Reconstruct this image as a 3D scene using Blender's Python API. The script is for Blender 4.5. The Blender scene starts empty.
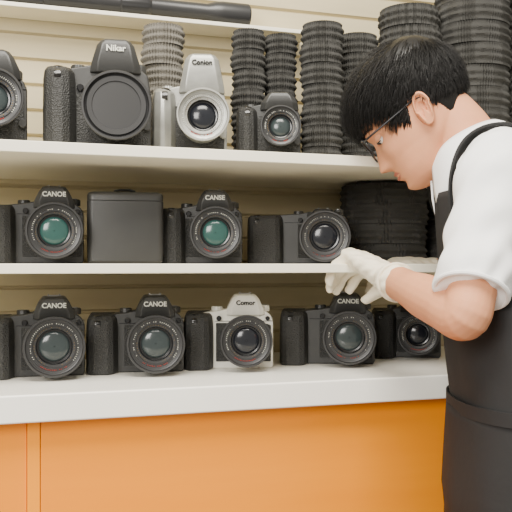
import bpy, bmesh, math, random
import numpy as np
from mathutils import Vector, Matrix
from mathutils.bvhtree import BVHTree
random.seed(4); rng=np.random.RandomState(4)
ZE=1.227; CT=1.05
V=Vector
# ------------------------------------------------------------------ materials
def lin(c):
    o=[]
    for v in c:
        v=v/255.0
        o.append(v/12.92 if v<=0.04045 else ((v+0.055)/1.055)**2.4)
    return (o[0],o[1],o[2],1)
def mat(name,col,rough=0.5,metal=0.0,bump=0.0,bscale=200,var=0.0,vscale=8,spec=0.5,sss=0,coat=0,alpha=1,stretch=None,vor=False):
    m=bpy.data.materials.new(name); m.use_nodes=True
    nt=m.node_tree; b=nt.nodes['Principled BSDF']
    c=lin(col)
    b.inputs['Base Color'].default_value=c
    b.inputs['Roughness'].default_value=rough
    b.inputs['Metallic'].default_value=metal
    b.inputs['Specular IOR Level'].default_value=spec
    b.inputs['Coat Weight'].default_value=coat
    b.inputs['Alpha'].default_value=alpha
    if sss:
        b.inputs['Subsurface Weight'].default_value=sss
        b.inputs['Subsurface Scale'].default_value=0.01
        b.inputs['Subsurface Radius'].default_value=(1,.35,.2)
    tc=nt.nodes.new('ShaderNodeTexCoord'); mp=nt.nodes.new('ShaderNodeMapping')
    nt.links.new(tc.outputs['Object'],mp.inputs['Vector'])
    if stretch: mp.inputs['Scale'].default_value=stretch
    if var:
        n=nt.nodes.new('ShaderNodeTexNoise'); n.inputs['Scale'].default_value=vscale; n.inputs['Detail'].default_value=5
        nt.links.new(mp.outputs[0],n.inputs['Vector'])
        r=nt.nodes.new('ShaderNodeValToRGB')
        r.color_ramp.elements[0].position=.3; r.color_ramp.elements[1].position=.7
        r.color_ramp.elements[0].color=tuple(max(0,v*(1-var)) for v in c[:3])+(1,)
        r.color_ramp.elements[1].color=tuple(min(1,v*(1+var)) for v in c[:3])+(1,)
        nt.links.new(n.outputs['Fac'],r.inputs['Fac']); nt.links.new(r.outputs[0],b.inputs['Base Color'])
    if bump:
        if vor:
            n=nt.nodes.new('ShaderNodeTexVoronoi'); n.inputs['Scale'].default_value=bscale; out=n.outputs['Distance']
        else:
            n=nt.nodes.new('ShaderNodeTexNoise'); n.inputs['Scale'].default_value=bscale; n.inputs['Detail'].default_value=4; out=n.outputs['Fac']
        nt.links.new(mp.outputs[0],n.inputs['Vector'])
        bp=nt.nodes.new('ShaderNodeBump'); bp.inputs['Strength'].default_value=bump; bp.inputs['Distance'].default_value=0.002
        nt.links.new(out,bp.inputs['Height']); nt.links.new(bp.outputs[0],b.inputs['Normal'])
    return m
M={}
M['body']=mat('black_polycarbonate',(46,46,45),.42,bump=.15,bscale=900,var=.15,vscale=20)
M['leather']=mat('black_leatherette',(44,44,43),.58,bump=.8,bscale=520,vor=True)
M['silver']=mat('silver_paint',(156,156,151),.36,metal=.45,bump=.1,bscale=900,var=.12,vscale=60)
M['white']=mat('white_camera_paint',(222,220,210),.4)
M['rubber']=mat('ribbed_rubber',(38,38,38),.6)
M['barrel']=mat('lens_barrel',(42,42,43),.36)
M['gloss']=mat('gloss_black',(20,20,22),.2)
M['chrome']=mat('chrome',(150,150,150),.3,metal=.9)
M['mark']=mat('marking_white',(208,208,198),.6)
M['redmark']=mat('marking_red',(150,40,30),.5)
M['goldmark']=mat('marking_gold',(130,105,60),.5)
def glassmat(n,c): return mat(n,c,.16,spec=.45)
M['g_teal']=glassmat('glass_teal',(44,78,74)); M['g_grey']=glassmat('glass_grey',(48,56,57)); M['g_dark']=glassmat('glass_dark',(26,28,34))
M['coil']=mat('braided_black',(48,47,44),.75,bump=.8,bscale=420)
M['coilgrey']=mat('braided_grey',(104,100,92),.75,bump=.8,bscale=420)
M['wall']=mat('slat_wall',(196,183,148),.6,var=.05,vscale=6,stretch=(1,1,8))
M['shelf']=mat('shelf_white',(240,234,215),.42,var=.02)
M['top']=mat('counter_white',(252,249,240),.3,var=.02)
M['orange']=mat('orange_laminate',(255,150,0),.32,var=.07,vscale=5,spec=.35,stretch=(.35,1,3))
M['orange2']=mat('orange_edge',(255,158,2),.4,spec=.3)
M['floor']=mat('floor_vinyl',(120,114,104),.5,var=.1,vscale=10)
M['skin']=mat('skin',(211,148,111),.62,sss=.12,bump=.12,bscale=350,var=.06,vscale=25,spec=.3)
M['lip']=mat('lips',(176,102,84),.5,sss=.1)
M['hair']=mat('black_hair',(14,12,11),.45,spec=.35)
M['shirt']=mat('white_cotton',(244,244,244),.85,bump=.5,bscale=22,spec=.2)
M['apron']=mat('black_apron',(38,38,39),.8,bump=.6,bscale=25,spec=.3)
M['trouser']=mat('dark_trousers',(30,31,36),.8,bump=.3,bscale=60)
M['shoe']=mat('black_shoe',(22,22,22),.4)
M['glove']=mat('latex_glove',(238,227,204),.55,bump=.7,bscale=60,sss=.05)
M['frame']=mat('glasses_frame',(22,22,26),.3)
M['eyewhite']=mat('eye_white',(225,220,215),.2)
M['lensglass']=mat('spectacle_lens',(235,240,245),.03,alpha=.12,spec=.8)
# ------------------------------------------------------------------ mesh helpers
def link(o,parent=None):
    bpy.context.scene.collection.objects.link(o)
    if parent: o.parent=parent
    return o
def meshobj(name,vf,mats,parent=None,sharp=35,bevel=0,bseg=3):
    v,f=vf[0],vf[1]
    me=bpy.data.meshes.new(name); me.from_pydata([tuple(a) for a in v],[],f)
    bm=bmesh.new(); bm.from_mesh(me); bmesh.ops.recalc_face_normals(bm,faces=bm.faces); bm.to_mesh(me); bm.free()
    if not isinstance(mats,(list,tuple)): mats=[mats]
    for m in mats: me.materials.append(m)
    if len(vf)>2:
        for p,i in zip(me.polygons,vf[2]): p.material_index=i
    me.polygons.foreach_set('use_smooth',[True]*len(me.polygons))
    if sharp: me.set_sharp_from_angle(angle=math.radians(sharp))
    o=bpy.data.objects.new(name,me); link(o,parent)
    if bevel:
        b=o.modifiers.new('b','BEVEL'); b.width=bevel; b.segments=bseg; b.limit_method='ANGLE'; b.angle_limit=math.radians(30)
        b.harden_normals=True
    return o
def empty(name,loc,yaw=0,sc=1):
    e=bpy.data.objects.new(name,None); e.location=loc; e.rotation_euler=(0,0,yaw); e.scale=(sc,)*3; e.empty_display_size=.05
    return link(e)
def box(x0,x1,y0,y1,z0,z1):
    v=[(x0,y0,z0),(x1,y0,z0),(x1,y1,z0),(x0,y1,z0),(x0,y0,z1),(x1,y0,z1),(x1,y1,z1),(x0,y1,z1)]
    return v,[(0,3,2,1),(4,5,6,7),(0,1,5,4),(1,2,6,5),(2,3,7,6),(3,0,4,7)]
def comb(*parts):
    v=[];f=[];mi=[]
    for p in parts:
        o=len(v); v+=list(p[0]); f+=[tuple(i+o for i in q) for q in p[1]]
        mi+= list(p[2]) if len(p)>2 else [0]*len(p[1])
    return v,f,mi
def setm(p,i): return p[0],p[1],[i]*len(p[1])
def xf(p,m): return ([m@V(a) for a in p[0]],)+tuple(p[1:])
def loft(rings,cap=True,closed=True):
    n=len(rings[0]); v=[];f=[]
    for r in rings: v+=[V(a) for a in r]
    for i in range(len(rings)-1):
        for j in range(n if closed else n-1):
            k=(j+1)%n
            f.append((i*n+j,i*n+k,(i+1)*n+k,(i+1)*n+j))
    if cap:
        f.append(tuple(reversed(range(n)))); f.append(tuple((len(rings)-1)*n+j for j in range(n)))
    return v,f
def prism(poly,y0,y1):   # poly in x,z extruded along y
    return loft([[(x,y0,z) for x,z in poly],[(x,y1,z) for x,z in poly]])
def lathe(prof,segs=64,ribs=None,axis='Y',cap=False):
    rings=[]
    for p in prof:
        r,d=p[0],p[1]; rb=p[2] if len(p)>2 else 0
        ring=[]
        for j in range(segs):
            a=2*math.pi*j/segs
            rr=r-(rb if (j//2)%2 else 0)
            ring.append((rr*math.cos(a),-d,rr*math.sin(a)) if axis=='Y' else (rr*math.cos(a),rr*math.sin(a),d))
        rings.append(ring)
    return loft(rings,cap=cap)
def tube(pts,rad,n=14,up=None,round_ends=True):
    pts=[V(p) for p in pts]; N=len(pts)
    T=[]
    for i in range(N):
        t=(pts[min(i+1,N-1)]-pts[max(i-1,0)]).normalized(); T.append(t)
    u=V(up) if up else (V((0,0,1)) if abs(T[0].z)<.9 else V((1,0,0)))
    rings=[]
    def ring(c,t,rx,ry,u):
        a=(u-t*u.dot(t)).normalized(); b=t.cross(a)
        return [c+a*(ry*math.cos(2*math.pi*j/n))+b*(rx*math.sin(2*math.pi*j/n)) for j in range(n)]
    for i in range(N):
        r=rad[i]; rx,ry=(r if isinstance(r,tuple) else (r,r))
        u=(u-T[i]*u.dot(T[i])).normalized()
        if i==0 and round_ends:
            for k in (80,60,40,20):
                s=math.sin(math.radians(k)); c=math.cos(math.radians(k)); rings.append(ring(pts[0]-T[0]*min(rx,ry)*s,T[0],rx*c,ry*c,u))
        rings.append(ring(pts[i],T[i],rx,ry,u))
        if i==N-1 and round_ends:
            for k in (20,40,60,80):
                s=math.sin(math.radians(k)); c=math.cos(math.radians(k)); rings.append(ring(pts[i]+T[i]*min(rx,ry)*s,T[i],rx*c,ry*c,u))
    return loft(rings)
def smoothpath(pts,rad,k=6):
    P=[V(p) for p in pts]; out=[];ro=[]
    R=[r if isinstance(r,tuple) else (r,r) for r in rad]
    for i in range(len(P)-1):
        p0=P[max(i-1,0)];p1=P[i];p2=P[i+1];p3=P[min(i+2,len(P)-1)]
        for s in range(k):
            t=s/k
            out.append(.5*((2*p1)+(p2-p0)*t+(2*p0-5*p1+4*p2-p3)*t*t+(3*p1-p0-3*p2+p3)*t**3))
            w=t*t*(3-2*t)
            ro.append(tuple(R[i][q]*(1-w)+R[i+1][q]*w for q in (0,1)))
    out.append(P[-1]); ro.append(R[-1]); return out,ro
def remesh(name,vf,m,voxel,smooth=3,parent=None,disp=None):
    o=meshobj(name,(vf[0],vf[1]),m,None,sharp=0)
    r=o.modifiers.new('r','REMESH'); r.mode='VOXEL'; r.voxel_size=voxel
    s=o.modifiers.new('s','SMOOTH'); s.factor=.5; s.iterations=smooth
    dg=bpy.context.evaluated_depsgraph_get(); me=bpy.data.meshes.new_from_object(o.evaluated_get(dg))
    bpy.data.objects.remove(o)
    if disp:
        n=len(me.vertices); co=np.empty(n*3); me.vertices.foreach_get('co',co); co=co.reshape(-1,3)
        no=np.empty(n*3); me.vertices.foreach_get('normal',no); no=no.reshape(-1,3)
        co=co+no*disp(co)[:,None]; me.vertices.foreach_set('co',co.ravel()); me.update()
    me.polygons.foreach_set('use_smooth',[True]*len(me.polygons))
    if not me.materials: me.materials.append(m)
    o=bpy.data.objects.new(name,me); link(o,parent); return o
# ------------------------------------------------------------------ room
WY=1.56
prof=[];z=0.0
while z<2.6:
    prof+=[(WY,z+.002),(WY,z+.041),(WY+.007,z+.043),(WY+.007,z+.0455)]; z+=.0475
X0,X1=-1.0,2.3
v=[];f=[]
for y,zz in prof: v+=[(X0,y,zz),(X1,y,zz)]
for i in range(len(prof)-1): f.append((2*i,2*i+1,2*i+3,2*i+2))
wb=meshobj('wall_back',comb((v,f),box(X0,X1,WY+.008,WY+.06,0,2.62)),M['wall'],sharp=20)
meshobj('floor',box(X0,X1,-1.2,WY+.06,-.05,0),M['floor'],sharp=20)
def shelf(z0,z1,y0,xa,xb,name,m='shelf'):
    return meshobj(name,box(xa,xb,y0,WY-.001,z0,z1),M[m],bevel=.0015,bseg=2)
shelf(ZE-.0125,ZE+.002,1.18,X0,X1,'wall_shelf')
shelf(ZE+.160,ZE+.177,1.18,X0,X1,'wall_shelf.001')
shelf(ZE+.460,ZE+.468,1.485,X0,.60,'wall_shelf.002')
c=empty('shop_counter',(0,0,0))
CB=WY-.025
meshobj('countertop',box(X0,X1,1.133,CB,CT-.039,CT),M['top'],c,bevel=.003)
meshobj('front_panel_main',box(.0595,X1,1.165,1.185,.0,CT-.039),M['orange'],c,bevel=.001)
meshobj('front_panel_side',box(X0,.0410,1.167,1.185,.0,CT-.039),M['orange'],c,bevel=.001)
meshobj('front_strip',box(.0415,.0588,1.163,1.185,.0,CT-.039),M['orange2'],c,bevel=.001)
meshobj('carcass',box(X0,X1,1.186,CB,.0,CT-.040),M['orange'],c)
# ------------------------------------------------------------------ cameras
def ringmarks(r,d,n,arc,mi,h=.0022,w=.0012,a0=0):
    parts=[]
    for i in range(n):
        if rng.rand()<.22: continue
        a=a0+arc*(i/n-.5)
        ww=w*(.6+rng.rand()*.7)
        m=Matrix.Rotation(-a,4,'Y')@Matrix.Translation((0,-d,r))
        parts.append(setm(xf(box(-ww/2,ww/2,-.0003,.0003,-h/2,h/2),m),mi))
    return comb(*parts)
def make_camera(name,X,Z,ang,Y=1.28,s=1.0,body='body',gripm='leather',lr=.046,ll=.062,glass='g_grey',gl=.110,gw=.050,gr=.048,hump=.127,text='CANOE',cap=False,lensm='barrel',hand=.88,H=.103,marks='mark',ts=.0108,lz=.052):
    a=math.radians(ang)*hand
    e=empty(name,(X+.03*math.sin(a),Y+.03*math.cos(a),Z),-a,s)
    B=M[body]
    k=-gl
    poly=[(k+.006,0),(gr-.003,0),(gr,.004),(gr,.080),(gr-.004,H-.012),(gr-.014,H-.004),(.026,H),(-.026,H),(-.045,H-.004),(k+.02,H-.009),(k+.008,H-.014),(k,.07),(k,.01)]
    meshobj('body_shell',prism(poly,0.0,.044),B,e,bevel=.0035)
    poly2=[(-.05,.012),(gr-.004,.012),(gr-.004,.074),(.03,.078),(-.05,.078)]
    meshobj('leatherette_panel',prism(poly2,-.0022,.002),M['leather'] ,e,bevel=.001)
    meshobj('mount_boss',lathe([(lr*.86,0),(lr*.84,.006),(lr*.78,.009),(.02,.009)],64),B,e).location=(0,0,lz)
    gx0,gx1=-gl-.001,-gl+gw
    gt=H-.0095
    rings=[]
    for z,ins,fr in [(0,.002,0),(.003,0,0),(.05,0,.001),(gt-.0155,.0005,0),(gt-.0055,.002,-.003),(gt,.006,-.008)]:
        base=[(gx0+ins,.040),(gx0+ins,-.012-fr*0),(gx0+.004+ins,-.024-fr),(gx0+.013,-.031-fr+ins),(gx1-.016,-.031-fr+ins),(gx1-.007-ins,-.024-fr),(gx1-.002-ins,-.008),(gx1-ins,.002),(gx1-ins,.040)]
        rings.append([(x,y,z+max(0,(y+.03))*0.06*(z>gt-.0136)) for x,y in base])
    meshobj('hand_grip',loft(rings),M[gripm],e,sharp=50,bevel=.002,bseg=2)
    def hr(w,y0,y1,z): return [(-w,y1,z),(-w,y0+.006,z),(-w*.72,y0,z),(w*.72,y0,z),(w,y0+.006,z),(w,y1,z)]
    hb=H-.012
    meshobj('prism_housing',loft([hr(.033,-.008,.044,hb),hr(.031,-.013,.046,hb+.012),hr(.024,-.014,.046,hump-.009),hr(.019,-.011,.044,hump-.002),hr(.016,-.006,.04,hump)]),B,e,bevel=.002,bseg=2,sharp=40)
    meshobj('hot_shoe',comb(box(-.009,.009,.012,.032,hump-.001,hump+.0012),box(-.010,-.0075,.012,.032,hump,hump+.003),box(.0075,.010,.012,.032,hump,hump+.003)),M['chrome'],e)
    T=Matrix.Translation
    dl=xf(lathe([(.0001,.0),(.012,0),(.012,.009,.0009),(.0105,.0105),(.0001,.0105)],48,axis='Z'),T((gr-.017,.02,H-.006)))
    dl2=xf(lathe([(.0001,.0),(.010,0),(.010,.0085,.0009),(.009,.010),(.0001,.010)],48,axis='Z'),T((-.048,.024,H-.008)))
    dtop=xf(lathe([(.0001,.0),(.007,0),(.007,.001),(.0001,.001)],32,axis='Z'),T((gr-.017,.02,H+.0046)))
    sb=xf(lathe([(.0001,.0),(.008,0),(.008,.004),(.006,.006),(.0001,.0065)],32,axis='Z'),T((gx0+.019,-.012,gt-.0045)))
    ls=xf(lathe([(.0045,0),(.0045,.0035),(.0035,.0042),(.0001,.0042)],24),T((-.045,-.001,.086)))
    rb=xf(lathe([(.0055,0),(.0055,.004),(.0045,.005),(.0001,.005)],24),T((gr-.006,-.001,.038)))
    fb=xf(lathe([(.0038,0),(.0038,.003),(.003,.0036),(.0001,.0036)],24),T((gr-.010,-.001,.086)))
    fw=xf(lathe([(.0001,-.004),(.006,-.004),(.0066,-.003,.0007),(.0066,.003,.0007),(.006,.004),(.0001,.004)],32,axis='Z'),Matrix.Translation((gx0+.019,-.026,gt-.012))@Matrix.Rotation(math.pi/2,4,'Y'))
    seam=box(gx1+.002,gr-.001,-.0008,.0005,.0805,.0815)
    meshobj('dials_and_buttons',comb(dl,dl2,setm(sb,1),setm(ls,1),rb,setm(fb,1),setm(fw,1),setm(seam,1),setm(dtop,2)),[M['body'] if body=='body' else M[body],M['gloss'],M['chrome']],e)
    lug=[]
    for sx in (-gl+.001,gr-.001):
        c0=[V((sx,.02+.005*math.cos(t),.082+.006*math.sin(t))) for t in np.linspace(0,2*math.pi,15)]
        lug.append(tube(c0,[.0011]*15,6,up=(1,0,0),round_ends=False))
    meshobj('strap_lugs',comb(*lug),M['chrome'],e)
    R=lr
    pr=[(R*.74,.006),(R*.74,.012),(R*.83,.014),(R*.85,.018),(R*.85,.022),(R*.89,.023,.0013),(R*.89,ll*.55,.0013),(R*.86,ll*.56),(R*.86,ll*.60),(R*.93,ll*.63),(R*.95,ll*.66,.0014),(R*.95,ll*.86,.0014),(R*.93,ll*.88),(R*.985,ll*.91),(R,ll*.94),(R,ll*.99),(R*.985,ll),(R*.93,ll),(R*.915,ll-.001)]
    if cap:
        lens=lathe(pr+[(R*.90,ll-.005),(R*.86,ll-.006),(R*.855,ll-.004),(R*.84,ll-.0028),(R*.70,ll-.003),(R*.69,ll-.0045),(R*.4,ll-.0045),(R*.0005,ll-.0045)],96)
        meshobj('lens_barrel',lens,M['barrel'],e,sharp=30).location=(0,0,lz)
    else:
        d=ll
        fr=[(R*.90,d-.004,.0),(R*.86,d-.0045),(R*.855,d-.0055),(R*.80,d-.006),(R*.795,d-.0075),(R*.73,d-.0078),(R*.725,d-.0066),(R*.70,d-.0066),(R*.69,d-.010),(R*.60,d-.0105),(R*.59,d-.012)]
        lens=lathe(pr+fr,96)
        meshobj('lens_barrel',lens,M[lensm],e,sharp=30).location=(0,0,lz)
        inner=lathe([(R*.59,d-.012),(R*.56,d-.0135),(R*.555,d-.016),(R*.50,d-.0165),(R*.49,d-.019),(R*.3,d-.020)],64)
        meshobj('inner_bezel',inner,M['gloss'],e).location=(0,0,lz)
        gp=[]
        for q in range(13):
            t=q/12*math.radians(88)
            gp.append((R*.50*math.cos(t)+1e-5,d-.0175+.006*math.sin(t)))
        meshobj('front_glass',lathe(gp,64),M[glass],e).location=(0,0,lz)
        mk=comb(ringmarks(R*.765,d-.0070,46,4.4,0,a0=0,h=.0018,w=.0009),ringmarks(R*.765,d-.0070,16,1.2,1,a0=3.14,h=.0016),ringmarks(R*.645,d-.0098,40,5.5,2,h=.0012,w=.0008))
        meshobj('lens_markings',mk,[M['mark'],M['redmark'],M['goldmark']],e,sharp=0).location=(0,0,lz)
        tr=lathe([(R*.87,ll*.585),(R*.873,ll*.59),(R*.87,ll*.595)],64)
        meshobj('accent_ring',tr,M['redmark'] if marks=='red' else M['chrome'],e).location=(0,0,lz)
    if text:
        cu=bpy.data.curves.new('brand_text','FONT'); cu.body=text; cu.size=ts; cu.extrude=.0005; cu.align_x='CENTER'; cu.offset=.0003
        t=bpy.data.objects.new('brand_text',cu); link(t,e); t.location=(0,-.0150,hump-.0175); t.rotation_euler=(math.radians(90),0,0)
        cu.materials.append(M['mark'] if body=='body' else M['gloss'])
    meshobj('model_badge',box(gr-.018,gr-.008,-.0030,-.002,.067,.0695),M['mark'],e)
    return e
CZ=CT; MZ=ZE+.002; TZ=ZE+.177
make_camera('dslr_camera',.086,CZ,3.8,lr=.0465)
make_camera('dslr_camera.001',.245,CZ,10.8,glass='g_grey',text='CANOE',ll=.066)
make_camera('dslr_camera.002',.398,CZ,17.3,body='white',gripm='leather',lr=.043,glass='g_dark',text='Comor',gl=.104)
make_camera('dslr_camera.003',.586,CZ,24.6,glass='g_grey',text='CANOE',gl=.120)
make_camera('dslr_camera.004',.750,CZ,29.6,Y=1.33,s=.95,lr=.040,glass='g_dark',gl=.09)
make_camera('dslr_camera.005',.086,MZ,3.8,s=.97,lr=.0445,glass='g_teal',text='CANOE',marks='red')
make_camera('dslr_camera.006',.345,MZ,15.2,s=.98,lr=.043,glass='g_teal',text='CANSE',gl=.092,gw=.042)
make_camera('dslr_camera.007',.540,MZ,22.7,s=.90,lr=.049,glass='g_dark',text='',gl=.148,gw=.070,hump=.108)
make_camera('dslr_camera.008',-.004,TZ,0,s=1.3,lr=.034,glass='g_grey',text='',gl=.1,gr=.040,Y=1.31,lz=.058)
make_camera('dslr_camera.009',.180,TZ,8.1,s=1.24,lr=.0425,ll=.072,cap=True,text='Nikar',gl=.090,gw=.040,gr=.046,hump=.150,H=.118,Y=1.27)
make_camera('dslr_camera.010',.328,TZ,14.2,s=1.20,lr=.036,body='silver',gripm='silver',lensm='silver',glass='g_dark',text='Conion',gl=.070,gw=.034,gr=.036,hump=.152,H=.108,Y=1.30,ts=.0095,lz=.056)
make_camera('dslr_camera.011',.466,TZ,19.7,s=1.04,lr=.033,glass='g_grey',text='',gl=.072,gw=.036,gr=.036,Y=1.30,hump=.122,lz=.056)
make_camera('dslr_camera.012',.690,MZ+.153,26,Y=1.36,s=.55,lr=.036,glass='g_dark',text='',gl=.08)
# camera case on the middle shelf
e=empty('camera_case',(.1965,1.275,MZ),-math.radians(6))
def rr(w,y0,y1,z,r=.010):
    pts=[]
    for cx,cy,a0 in [(w-r,y1-r,0),(-w+r,y1-r,90),(-w+r,y0+r,180),(w-r,y0+r,270)]:
        for k in range(5):
            t=math.radians(a0+k*22.5); pts.append((cx+r*math.cos(t),cy+r*math.sin(t),z))
    return pts
W=.0605
meshobj('case_body',loft([rr(W-.004,.004,.085,0),rr(W-.001,.001,.089,.004),rr(W,0,.09,.02),rr(W,0,.09,.1005)]),M['body'],e,bevel=.001)
meshobj('case_lid',loft([rr(W-.0004,.0004,.0896,.1010),rr(W-.0004,.0004,.0896,.109),rr(W-.002,.002,.088,.113),rr(W-.007,.007,.083,.115)]),M['body'],e,sharp=50)
hp=[(-.018,.04,.113),(-.016,.04,.1185),(-.008,.04,.1205),(.008,.04,.1205),(.016,.04,.1185),(.018,.04,.113)]
meshobj('case_handle',tube(hp,[(.010,.002)]*6,10,up=(0,0,1)),M['leather'],e)
# ------------------------------------------------------------------ braided coil stacks
def coil_stack(name,X,Y,Z,R,h,n,m='coil',pitch=26):
    seg=168;sub=12
    allp=[]
    for i in range(n):
        ox,oy=rng.uniform(-.002,.002,2); rg=[]; ph=rng.rand()*6; Ri=R*(1+rng.uniform(-.03,.02))
        rg.append([(ox+Ri*.55*math.cos(2*math.pi*j/seg),oy+Ri*.55*math.sin(2*math.pi*j/seg),h*.06) for j in range(seg)])
        for k in range(sub+1):
            t=k/sub; zz=h*(.01+.98*t); b=Ri-.0035*(abs(2*t-1)**4)
            r_=[]
            for j in range(seg):
                a=2*math.pi*j/seg
                d=.0026*math.sin(pitch*a+ph+t*9)*math.sin(pitch*a+ph-t*9)+.0010*math.cos(t*6*math.pi)
                r_.append((ox+(b+d)*math.cos(a),oy+(b+d)*math.sin(a),zz))
            rg.append(r_)
        rg.append([(ox+Ri*.55*math.cos(2*math.pi*j/seg),oy+Ri*.55*math.sin(2*math.pi*j/seg),h*.94) for j in range(seg)])
        p=loft(rg)
        allp.append(xf(p,Matrix.Translation((0,0,i*h))))
    o=meshobj(name,comb(*allp),M[m],sharp=60); o.location=(X,Y,Z); return o
coil_stack('braided_strap_stack',.573,1.37,TZ,.038,.038,7)
coil_stack('braided_strap_stack.001',.668,1.42,TZ,.040,.038,7)
coil_stack('braided_strap_stack.002',.772,1.40,TZ,.060,.040,8,pitch=36)
coil_stack('braided_strap_stack.003',.908,1.39,TZ,.072,.042,10,pitch=40)
coil_stack('braided_strap_stack.004',1.060,1.39,TZ,.072,.042,10,pitch=40)
coil_stack('braided_strap_stack.005',.450,1.43,TZ,.0305,.037,7,pitch=20)
coil_stack('braided_strap_stack.006',.516,1.44,TZ,.0305,.037,7,pitch=20)
coil_stack('braided_strap_stack.007',.288,1.43,TZ,.036,.036,7,m='coilgrey',pitch=20)
coil_stack('braided_strap_stack.008',.724,1.42,MZ,.084,.038,4,pitch=44)
coil_stack('braided_strap_stack.009',.90,1.42,MZ,.078,.038,4,pitch=44)
pr=[(.0001,-.2),(.022,-.2),(.024,-.19),(.024,-.05),(.021,-.045),(.021,-.02),(.0235,-.018,.001),(.0235,.06,.001),(.021,.062),(.019,.1),(.019,.2),(.022,.203),(.022,.25,.001),(.019,.255),(.016,.26),(.016,.37),(.021,.385),(.023,.40),(.023,.452),(.021,.455),(.0001,.455)]
o=meshobj('spotting_scope',xf(lathe(pr,64,axis='Z'),Matrix.Rotation(math.radians(90),4,'Y')),M['barrel'],sharp=30); o.location=(.02,1.510,ZE+.468+.024)
# ------------------------------------------------------------------ the man
man=empty('man',(0,0,0))
A=math.radians(22); F=V((-math.cos(A),math.sin(A),0)); L=V((-math.sin(A),-math.cos(A),0)); UP=V((0,0,1))
TS=[(.84,.745,.922,.160,.105),(.90,.737,.927,.162,.105),(.96,.728,.935,.155,.102),(1.03,.718,.945,.145,.098),(1.12,.722,.966,.145,.099),(1.22,.732,.996,.152,.100),(1.30,.737,1.026,.150,.096),(1.345,.729,1.048,.130,.080),(1.380,.716,1.064,.098,.064),(1.405,.704,1.074,.060,.054)]
TSa=np.array(TS)
def tor(z,off=0):
    x=np.interp(z,TSa[:,0],TSa[:,1]);y=np.interp(z,TSa[:,0],TSa[:,2]);w=np.interp(z,TSa[:,0],TSa[:,3]);d=np.interp(z,TSa[:,0],TSa[:,4])
    return V((x,y,z)),w+off,d+off
def torp(z,ang,off=0,p=.85):
    c,w,d=tor(z,off); ca,sa=math.cos(ang),math.sin(ang)
    return c+F*(d*math.copysign(abs(ca)**p,ca))+L*(w*math.copysign(abs(sa)**p,sa))
def torso(off,z0,z1,n=26,seg=48):
    return loft([[torp(z,2*math.pi*j/seg,off) for j in range(seg)] for z in np.linspace(z0,z1,n)])
LS=V((.645,.932,1.350)); LE=V((.550,.855,1.163)); LW=V((.580,1.112,1.205))
RS=V((.765,1.195,1.345)); RE=V((.905,1.165,1.145)); RW=V((.775,1.297,1.215))
def limb(pts,rad,k=6,n=20): 
    a,b=smoothpath(pts,rad,k); return tube(a,b,n)
armL=limb([LS,LS.lerp(LE,.5),LS.lerp(LE,.85),LE+V((.002,.008,.0)),LE.lerp(LW,.22),LE.lerp(LW,.45),LE.lerp(LW,.75),LW],[.042,.034,.0305,.0305,.032,.0315,.0260,(.0265,.0205)])
armR=limb([RS,RS.lerp(RE,.5),RE,RE.lerp(RW,.3),RE.lerp(RW,.72),RW],[.042,.034,.030,.0315,.025,(.0265,.0205)])
# ---- head
HC=V((.634,1.130,1.467)); HS=.868
ah=math.radians(32); ph=math.radians(37)
fh=V((-math.cos(ah),math.sin(ah),0)); f2=fh*math.cos(ph)-UP*math.sin(ph); u2=UP*math.cos(ph)+fh*math.sin(ph); l2=UP.cross(fh)
HM=Matrix.Translation(HC)@Matrix(((l2.x,-f2.x,u2.x,0),(l2.y,-f2.y,u2.y,0),(l2.z,-f2.z,u2.z,0),(0,0,0,1)))@Matrix.Scale(HS,4)
HP=np.array([(-.121,-.055,-.02,.012),(-.118,-.070,-.01,.024),(-.112,-.081,.0,.034),(-.102,-.088,.012,.043),(-.09,-.090,.03,.051),(-.075,-.091,.045,.058),(-.06,-.092,.058,.064),(-.04,-.093,.074,.068),(-.02,-.092,.086,.071),(-.005,-.091,.093,.073),(.01,-.096,.098,.0745),(.03,-.097,.102,.076),(.055,-.093,.101,.075),(.08,-.083,.094,.069),(.1,-.065,.080,.057),(.112,-.043,.065,.042),(.118,-.018,.045,.022),(.1195,.0,.028,.008)])
def g(x,s): return math.exp(-(x/s)**2)
def headp(th,z):
    yf=np.interp(z,HP[:,0],HP[:,1]);yb=np.interp(z,HP[:,0],HP[:,2]);w=np.interp(z,HP[:,0],HP[:,3])
    yc=.012 if -.05<z<.1 else .5*(yf+yb)
    if z<=-.05: yc=.012+(.5*(yf+yb)-.012)*min(1,(-.05-z)/.03)
    if z>=.1: yc=.012+(.5*(yf+yb)-.012)*min(1,(z-.1)/.01)
    c,s=math.cos(th),math.sin(th)
    x=w*math.copysign(abs(s)**.88,s)
    y=yc+(yb-yc)*abs(c)**.95 if c<0 else yc+(yf-yc)*abs(c)**.86
    if c>0:
        t=(-.002-z)/.046
        if -.1<t<1.25:
            tt=max(0,min(1,t)); h=.004+.020*tt**1.1
            if t>1: h*=max(0,1-(t-1)/.25)
            if t<0: h*=max(0,1+t/.1)
            y-=h*g(x,.0065+.006*tt)
        y-=.006*g(abs(x)-.0115,.006)*g(z+.046,.007)
        y+=.009*g(abs(x)-.031,.015)*g(z-.000,.011)
        y-=.0045*g(z-.017,.008)*g(abs(x)-.026,.022)
        y-=.005*g(abs(x)-.045,.016)*g(z+.03,.018)
        y-=.0065*g(x,.019)*g(z+.067,.0045)
        y-=.0075*g(x,.017)*g(z+.0775,.005)
        y+=.003*g(x,.022)*g(z+.0722,.0018)
        y+=.003*g(x,.02)*g(z+.088,.005)
        y-=.005*g(x,.018)*g(z+.104,.009)
    return V((x,y,z))
zs=sorted(set(list(np.linspace(-.121,.1195,90))))
hg=[[HM@headp(2*math.pi*j/110,z) for j in range(110)] for z in zs]
headv=loft(hg)
neck=limb([(.725,1.048,1.33),(.705,1.074,1.388),(.688,1.092,1.430),HM@V((0,.03,-.01))],[(.058,.054),(.052,.052),(.050,.052),(.05,.05)],n=28)
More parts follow.
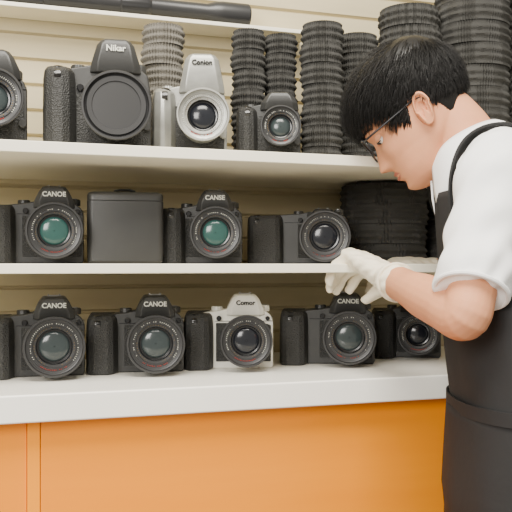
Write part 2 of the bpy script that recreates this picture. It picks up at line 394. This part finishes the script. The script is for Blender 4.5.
def ear(side):
    seg=36;R=12;rows=[]
    for i in range(R+1):
        r=i/R; ring=[]
        for j in range(seg):
            a=2*math.pi*j/seg
            ey=.0165*r*math.cos(a)*(1.0 if math.sin(a)>0 else .8); ez=.031*r*math.sin(a)
            h=.0105*g(r-.86,.13)-.002*g(r-.25,.3)+.004*g(r-.5,.1)*(1 if math.cos(a)>-.3 else .2)
            if math.sin(a)<-.75: h=.005
            out=.002+h+ (ey+.012)*.35
            ring.append(V((side*(.0705+out),.010+ey+ez*.15,-.014+ez)))
        rows.append(ring)
    for i in range(R,-1,-3):
        r=i/R*.97; ring=[]
        for j in range(seg):
            a=2*math.pi*j/seg
            ey=.0165*r*math.cos(a); ez=.031*r*math.sin(a)
            ring.append(V((side*(.0705+.001+(ey+.012)*.25*(r)),.010+ey+ez*.15,-.014+ez)))
        rows.append(ring)
    return [[HM@p for p in rw] for rw in rows]
skin=comb(headv,neck,torso(-.008,.86,1.395),armL,armR)
remesh('body',skin,M['skin'],.0024,2,man)
for nm,sd in (('ear_left',1),('ear_right',-1)): meshobj(nm,loft(ear(sd)),M['skin'],man,sharp=0)
def sph(c,r,n=20,zmin=-90,zmax=90,rot=0):
    rings=[]
    for i in range(n+1):
        la=math.radians(zmin+(zmax-zmin)*i/n)
        rings.append([V((r*math.cos(la)*math.cos(2*math.pi*j/24)+1e-6,r*math.cos(la)*math.sin(2*math.pi*j/24),r*math.sin(la))) for j in range(24)])
    v,f=loft(rings); R=Matrix.Rotation(rot,3,'X'); return [HM@(R@a+V(c)) for a in v],f
for sd,nm in ((1,'left'),(-1,'right')):
    c=(sd*.031,-.0745,.0)
    meshobj('eye_'+nm,sph(c,.0122),M['eyewhite'],man)
    meshobj('iris_'+nm,sph((c[0],c[1]-.0075,c[2]-.0045),.0058),M['gloss'],man)
    meshobj('eyelid_'+nm,sph(c,.0134,16,-6,90,math.radians(20)),M['skin'],man)
    lash=[HM@V((c[0]+.0136*math.sin(t),c[1]-.0136*math.cos(t)*.97,c[2]-.0062)) for t in np.linspace(-1.1,1.1,12)]
    meshobj('lashes_'+nm,tube(lash,[.0009]*12,6),M['hair'],man)
    bs=[]
    for k in range(60):
        t=k/59; x=sd*(.013+.036*t); z=.0185+.006*math.sin(t*2.6)-.003*t
        th=math.asin(min(.98,(abs(x)/np.interp(z,HP[:,0],HP[:,3]))**(1/.88)))*sd
        p=headp(th,z+rng.uniform(-.002,.002)); q=p+V((sd*.006,-.001,.0022+.001*rng.rand())); p.y-=.001
        bs.append(tube([HM@p,HM@q],[.0006,.0002],4,round_ends=False))
    meshobj('eyebrow_'+nm,comb(*bs),M['hair'],man)
lp=[]
for zz in np.linspace(-.0795,-.0635,9):
    w=.023*math.sqrt(max(.02,1-((zz+.0718)/.0095)**2)); row=[]
    for x in np.linspace(-w,w,15):
        th=math.asin(max(-1,min(1,math.copysign((abs(x)/np.interp(zz,HP[:,0],HP[:,3]))**(1/.88),x))))
        p=headp(th,zz); p.y-=.0008; row.append(HM@p)
    lp.append(row)
meshobj('lips',loft(lp,cap=False,closed=False),M['lip'],man,sharp=0)
# ---- hair: neat, straight, combed forward and down from the crown
hx=[-.11,-.075,-.055,-.042,-.03,-.018,-.006,.022,.034,.05,.1]
hz=[.052,.048,.034,.008,-.014,-.018,.014,.020,-.010,-.062,-.068]
def hairy(p): return p.z>np.interp(p.y,hx,hz)
hc=np.array([0,.004,.025]); hr_=np.array([.078,.1,.095])
wh=np.array([.008,.070,.095])
Hinv=HM.to_3x3().inverted(); gd=np.array((Hinv@V((0,0,-1))).normalized())
strv=[];strf=[]
def strand(p,length,lift,w,jit,nseg=9):
    pos=np.array(p,float); pts=[pos.copy()]
    st=length/nseg
    e=(pos-hc)/hr_; n=e/hr_; n/=np.linalg.norm(n)
    d0=pos-wh; t0=d0-n*np.dot(d0,n); t0/=np.linalg.norm(t0)+1e-9
    t0=t0+rng.normal(0,jit,3); cur=t0
    for i in range(nseg):
        e=(pos-hc)/hr_; n=e/hr_; n/=np.linalg.norm(n)
        k=i/nseg
        t=cur-n*np.dot(cur,n); t/=np.linalg.norm(t)+1e-9
        d=t+n*(.55*(1-k)**2*lift*3)+gd*.16*k
        d/=np.linalg.norm(d); nxt=pos+d*st
        e=(nxt-hc)/hr_; m=np.linalg.norm(e); tgt=1.02+lift*math.sin(min(1,k*1.5+.3)*math.pi/2)
        mx=tgt+.07
        if m<tgt: nxt=hc+(e/m*(m+(tgt-m)*.6))*hr_
        elif m>mx: nxt=hc+(e/m*mx)*hr_
        pos=nxt; pts.append(pos.copy()); cur=d
    o=len(strv); N=len(pts)
    for i,q in enumerate(pts):
        t=pts[min(i+1,N-1)]-pts[max(i-1,0)]; t/=np.linalg.norm(t)
        e=(q-hc)/hr_/hr_; e/=np.linalg.norm(e); b=np.cross(t,e); b/=np.linalg.norm(b)+1e-9
        ww=w*(1-(i/(N-1))**2.2*.92)
        for s in ((b*ww),(e*ww*.6),(-b*ww)): strv.append(HM@V(q+s))
    for i in range(N-1):
        for k in range(3):
            a=o+i*3+k; b2=o+i*3+(k+1)%3; strf.append((a,b2,b2+3,a+3))
cnt=0
while cnt<9500:
    th=rng.uniform(-math.pi,math.pi); z=rng.uniform(-.068,.119)
    p=headp(th,z)
    if not hairy(p): continue
    if z>.09 and rng.rand()<.3: continue
    top=np.clip((p.z-.03)/.06,0,1); front=np.clip((-.0-p.y)/.06,0,1); back=np.clip(p.y/.06,0,1)*np.clip((p.z+.02)/.05,0,1)
    ln=.024+.030*top+.014*front*top+rng.uniform(0,.010); lf=.06+.17*top+.05*front*top+.08*back*(1-top)
    if p.z<.0: ln=.014; lf=.03+.04*back
    if p.z<.03 and -.03<p.y<.03: ln=.014; lf=.045
    strand(p,ln,lf*rng.uniform(.65,1.03),rng.uniform(.0005,.0010),.13); cnt+=1
meshobj('hair_strands',(strv,strf),M['hair'],man,sharp=0)
NT,NZ=120,72; zz=np.linspace(-.068,.1195,NZ); cv=[];cf=[];idx={}
for i,z in enumerate(zz):
    for j in range(NT):
        p=headp(2*math.pi*j/NT,z); idx[(i,j)]=len(cv)
        ok=p.z-np.interp(p.y,hx,hz); topf=np.clip((p.z-.03)/.06,0,1)
        off=np.clip(ok/.02,-.2,1)*(.003+.009*topf)
        e=np.array(p)-hc; n=e/hr_/hr_; n/=np.linalg.norm(n)
        cv.append((p+V(n)*off,ok))
for i in range(NZ-1):
    for j in range(NT):
        q=[idx[(i,j)],idx[(i,(j+1)%NT)],idx[(i+1,(j+1)%NT)],idx[(i+1,j)]]
        if sum(cv[k][1] for k in q)/4>-.001: cf.append(tuple(q))
cf.append(tuple(idx[(NZ-1,j)] for j in range(NT)))
meshobj('hair_cap',([HM@p for p,_ in cv],cf),M['hair'],man,sharp=0)
# ---- glasses
gp=[]
for sd in (1,-1):
    pts=[]
    for t in np.linspace(0,2*math.pi,41):
        c,s=math.cos(t),math.sin(t)
        pts.append(HM@V((sd*.033+.0255*math.copysign(abs(c)**.6,c),-.1075+.004*abs(c)*(1 if c*sd>0 else 0),-.004+.0185*math.copysign(abs(s)**.6,s))))
    gp.append(tube(pts,[.0016]*41,8,round_ends=False))
    tp=[(sd*.058,-.1035,.006),(sd*.068,-.099,.006),(sd*.0735,-.085,.006),(sd*.077,-.03,.007),(sd*.0775,.008,.008),(sd*.0775,.020,.0),(sd*.076,.027,-.016)]
    a,b=smoothpath([HM@V(p) for p in tp],[.0016]*7,5); gp.append(tube(a,b,8))
gp.append(tube([HM@V(p) for p in [(-.0085,-.1085,.003),(0,-.1115,.006),(.0085,-.1085,.003)]],[.0013]*3,8))
meshobj('glasses_frame',comb(*gp),M['frame'],man)
lg=[]
for sd in (1,-1):
    pts=[]
    for t in np.linspace(0,2*math.pi,40,endpoint=False):
        c,s=math.cos(t),math.sin(t); pts.append(HM@V((sd*.033+.0250*math.copysign(abs(c)**.6,c),-.1075,-.004+.018*math.copysign(abs(s)**.6,s))))
    lg.append((pts,[tuple(range(40))]))
meshobj('glasses_lenses',comb(*lg),M['lensglass'],man,sharp=0)
# ---- shirt
def wr(co):
    x,y,z=co[:,0],co[:,1],co[:,2]
    return .0024*np.sin(z*70+x*40+3*np.sin(y*22))*np.clip(1.0-np.abs(z-1.22)/.3,0.1,1)+.0014*np.sin(y*130+z*60)+.0018*np.sin(z*150-x*90+2*np.sin(x*50))*np.clip((1.32-z)/.1,0,1)
slL=tube(*smoothpath([(.705,.99,1.350),LS+V((.002,-.004,.004)),LS.lerp(LE,.45),LS.lerp(LE,.84)],[.054,.054,.047,.047],6),28,round_ends=False)
slR=tube(*smoothpath([(.735,1.10,1.350),RS+V((-.002,-.004,.004)),RS.lerp(RE,.45),RS.lerp(RE,.84)],[.054,.055,.047,.046],6),28,round_ends=False)
shirt=remesh('shirt',comb(torso(.004,.88,1.40),slL,slR),M['shirt'],.0035,4,man,disp=wr)
def hemring(S,E,r,q0=.84):
    t=(E-S).normalized(); c=S.lerp(E,q0); a=V((0,0,1)).cross(t).normalized(); b=t.cross(a)
    pts=[c+(a*math.cos(q)+b*math.sin(q))*r for q in np.linspace(0,2*math.pi,33)]
    return tube(pts,[(.003,.003)]*33,8,round_ends=False)
meshobj('sleeve_hems',comb(hemring(LS,LE,.0445,.835),hemring(RS,RE,.0435)),M['shirt'],man)
# collar
na=(V((.688,1.092,1.425))-V((.712,1.064,1.36))).normalized(); nc=V((.705,1.073,1.388))
nf=(F-na*F.dot(na)).normalized(); nl=na.cross(nf)
rows=[]
for r,h in [(.057,-.012),(.0565,.016),(.057,.0325),(.060,.0350),(.067,.027),(.080,.002),(.093,-.024)]:
    row=[]
    for q in np.linspace(math.radians(8),math.radians(352),60):
        fr=g(min(q,2*math.pi-q)-.17,.45)
        hh=h; rr2=r
        if r>.07: hh-=.018*fr*(r-.07)/.013; rr2+=.004*fr
        row.append(nc+na*(hh-.010*fr)+nf*(rr2*math.cos(q)*1.02)+nl*(rr2*math.sin(q)))
    rows.append(row)
co=meshobj('shirt_collar',loft(rows,cap=False,closed=False),M['shirt'],man,sharp=0)
so=co.modifiers.new('s','SOLIDIFY'); so.thickness=.003
# ---- apron
bib=[]
def ext(z):
    return np.interp(z,[.9,1.18,1.24,1.28,1.34],[128,120,88,60,52])
for z in np.linspace(1.03,1.335,30):
    e=math.radians(ext(z)); bib.append([torp(z,a,.011+.0015*math.sin(a*9+z*20)) for a in np.linspace(-e,e,50)])
sk=[]
for z in np.linspace(.52,1.035,30):
    e=math.radians(130); k=(1.035-z)/.5
    c,w,d=tor(max(z,.88)); row=[]
    if z<.88: c=V((c.x,c.y,z))
    for a in np.linspace(-e,e,70):
        rip=.006*math.sin(a*11)*k
        off=.016+.024*min(1,k*4)*max(0,math.cos(a))+.01*k
        ca,sa=math.cos(a),math.sin(a)
        row.append(c+F*((d+off+rip)*math.copysign(abs(ca)**.85,ca))+L*((w+.010+rip+.01*k)*math.copysign(abs(sa)**.85,sa)))
    sk.append(row)
for nm,rw in (('apron_bib',bib),('apron_skirt',sk)):
    o=meshobj(nm,loft(rw,cap=False,closed=False),M['apron'],man,sharp=0); s=o.modifiers.new('s','SOLIDIFY'); s.thickness=.003; s.offset=1
wt=[(torp(1.035,a,.0165),torp(1.035,a,.0195)) for a in np.linspace(-math.radians(178),math.radians(178),70)]
meshobj('apron_waist_tie',loft([[p+UP*.009,q+UP*.009,q-UP*.009,p-UP*.009] for p,q in wt]),M['apron'],man)
me=shirt.data; bv=BVHTree.FromPolygons([v.co for v in me.vertices],[tuple(p.vertices) for p in me.polygons])
def strap(pts,w=.019):
    a,_=smoothpath(pts,[.01]*len(pts),10); P=[];N=[]
    for p in a:
        h=bv.find_nearest(p); P.append(h[0]+h[1]*.009); N.append(h[1])
    for _ in range(4):
        P=[P[0]]+[(P[i-1]+P[i]*2+P[i+1])/4 for i in range(1,len(P)-1)]+[P[-1]]
        N=[N[0]]+[((N[i-1]+N[i]*2+N[i+1])/4).normalized() for i in range(1,len(N)-1)]+[N[-1]]
    rows=[]
    for i in range(len(P)):
        t=(P[min(i+1,len(P)-1)]-P[max(i-1,0)]).normalized(); b=t.cross(N[i]).normalized()
        rows.append([P[i]+b*w-N[i]*.002,P[i]+b*w+N[i]*.001,P[i]+N[i]*.0035,P[i]-b*w+N[i]*.001,P[i]-b*w-N[i]*.002,P[i]-N[i]*.003])
    return loft(rows)
st=[]
for sgn in (1,-1):
    mid=tor(1.36)[0]+L*(sgn*.118)
    st.append(strap([torp(1.28,sgn*.70,.01),torp(1.325,sgn*.85,.02),mid+F*.055+UP*.020,mid+UP*.055,mid-F*.055+UP*.020,torp(1.28,sgn*2.45,.02),torp(1.18,sgn*2.6,.01),torp(1.05,sgn*2.75,.01)]))
meshobj('apron_straps',comb(*st),M['apron'],man,sharp=40)
# ---- trousers, shoes
hipc=V((.744,.922,.86))
legs=[]
for sgn in (1,-1):
    h=hipc+L*(.085*sgn); k=V((h.x-.02,h.y+.005,.47))+L*(.015*sgn); an=V((h.x+.01,h.y,.09))+L*(.02*sgn)
    legs.append(limb([h+UP*.04,h.lerp(k,.45),k,k.lerp(an,.35),an+UP*.02,an-UP*.02],[(.085,.09),.078,.060,.058,.047,.048],n=24))
tr=comb(*legs,tube([hipc-UP*.03,hipc+UP*.06,hipc+UP*.14],[(.15,.10),(.163,.104),(.155,.102)],36,up=tuple(F)))
remesh('trousers',tr,M['trouser'],.006,4,man)
sh=[]
for sgn in (1,-1):
    h=hipc+L*(.085*sgn); an=V((h.x+.01,h.y,0))+L*(.02*sgn)
    a,b=smoothpath([an-F*.05+UP*.05,an+UP*.055,an+F*.07+UP*.042,an+F*.14+UP*.032,an+F*.185+UP*.028],[(.032,.048),(.038,.052),(.043,.040),(.045,.030),(.033,.022)],5)
    s=tube(a,b,20,up=(0,0,1)); s=([V((p.x,p.y,max(p.z,.0))) for p in s[0]],s[1])
    sh.append(s)
remesh('shoes',comb(*sh),M['shoe'],.004,2,man)
# ---- gloved hands
def hand(name,wrist,fore,K,n,side,bends,thumbdir):
    m=(K-wrist).normalized(); n=(n-m*n.dot(m)).normalized(); s=m.cross(n)*side
    parts=[]
    pl=(K-wrist).length
    P=[fore,wrist,wrist+m*pl*.35,wrist+m*pl*.7,K]
    R=[(.0310,.0275),(.0295,.0240),(.037,.0205),(.0420,.0185),(.041,.0145)]
    a,b=smoothpath(P,R,5); parts.append(tube(a,b,24,up=tuple(n)))
    data=[(.031,.040,.024,.020,.0094,0),(.0105,.044,.028,.021,.0096,.004),(-.0105,.041,.026,.020,.0092,.001),(-.0305,.032,.020,.018,.0084,-.006)]
    tips=[]
    for i,(o,l1,l2,l3,r,fw) in enumerate(data):
        b1,b2,b3,sp=bends[i]
        base=K+s*o+m*(fw-.006)
        def dr(deg): 
            t=math.radians(deg); d=m*math.cos(t)+n*math.sin(t)+s*math.sin(math.radians(sp)); return d.normalized()
        p0=base-m*.018; p1=base; p2=p1+dr(b1)*l1; p3=p2+dr(b1+b2)*l2; p4=p3+dr(b1+b2+b3)*(l3-r)
        parts.append(tube([p0,p1,p1.lerp(p2,.5),p2,p2.lerp(p3,.5),p3,p4],[r*1.05,r*1.12,r*1.0,r*1.06,r*.95,r*.98,r*.86],14,up=tuple(s)))
        tips.append(p4)
    t0=wrist+m*pl*.28+s*.020+n*.006; t1=wrist+m*pl*.55+s*.040+n*.014
    d1=(m*thumbdir[0]+s*thumbdir[1]+n*thumbdir[2]).normalized(); t2=t1+d1*.033
    d2=(d1+n*.5-s*.35).normalized(); t3=t2+d2*.024
    parts.append(tube([t0,t1,t1.lerp(t2,.5),t2,t3],[.015,.0125,.0108,.0110,.0088],14,up=tuple(s)))
    tmp=comb(*parts)
    def gw(co): return .0008*np.sin(co[:,0]*300+co[:,1]*210)+.0007*np.sin(co[:,2]*420+co[:,1]*160)
    h=remesh(name,tmp,M['glove'],.0018,2,man,disp=gw)
    t=(wrist-fore).normalized(); aa=(n-t*n.dot(t)).normalized(); bb=t.cross(aa)
    pts=[fore-t*.002+aa*.0280*math.cos(q)+bb*.0315*math.sin(q) for q in np.linspace(0,2*math.pi,33)]
    meshobj(name+'_cuff',tube(pts,[.0026]*33,8,round_ends=False),M['glove'],man)
    return tips
LK=V((.570,1.200,1.235))
fl=LW.lerp(LE,.10); fr_=RW.lerp(RE,.2)
tl=hand('glove_left',LW,fl,LK,V((-.40,.20,-1)),-1,[(36,34,20,3),(40,36,20,1),(46,40,22,-1),(52,44,26,-4)],(.75,.2,.7))
RK=V((.695,1.312,1.226))
tr_=hand('glove_right',RW,fr_,RK,V((-.2,0,-1)),1,[(30,35,20,4),(32,38,22,1),(36,40,22,-2),(42,40,24,-6)],(.8,.3,.5))
# ------------------------------------------------------------------ lights, world, camera
w=bpy.data.worlds.new('world'); bpy.context.scene.world=w; w.use_nodes=True
w.node_tree.nodes['Background'].inputs[0].default_value=(1,.94,.82,1); w.node_tree.nodes['Background'].inputs[1].default_value=.82
def area(name,loc,tgt,size,en,col=(1,1,1)):
    l=bpy.data.lights.new(name,'AREA'); l.energy=en; l.size=size; l.color=col
    o=bpy.data.objects.new(name,l); o.location=loc; link(o)
    o.rotation_euler=(V(tgt)-V(loc)).to_track_quat('-Z','Y').to_euler()
area('ceiling_light',(.1,.3,2.7),(.35,1.3,1.2),.9,70,(1,.95,.85))
area('front_light',(-1.0,-.6,1.9),(.4,1.3,1.2),.8,48,(1,.96,.90))  # unseen soft area light, high on the left behind the camera
cd=bpy.data.cameras.new('cam'); cam=bpy.data.objects.new('cam',cd); link(cam)
cam.location=(0,0,ZE); cam.rotation_euler=(math.radians(90),0,math.radians(-18)); cd.sensor_width=36; cd.lens=56.25; cd.shift_y=9/512; cd.clip_start=.05
bpy.context.scene.camera=cam
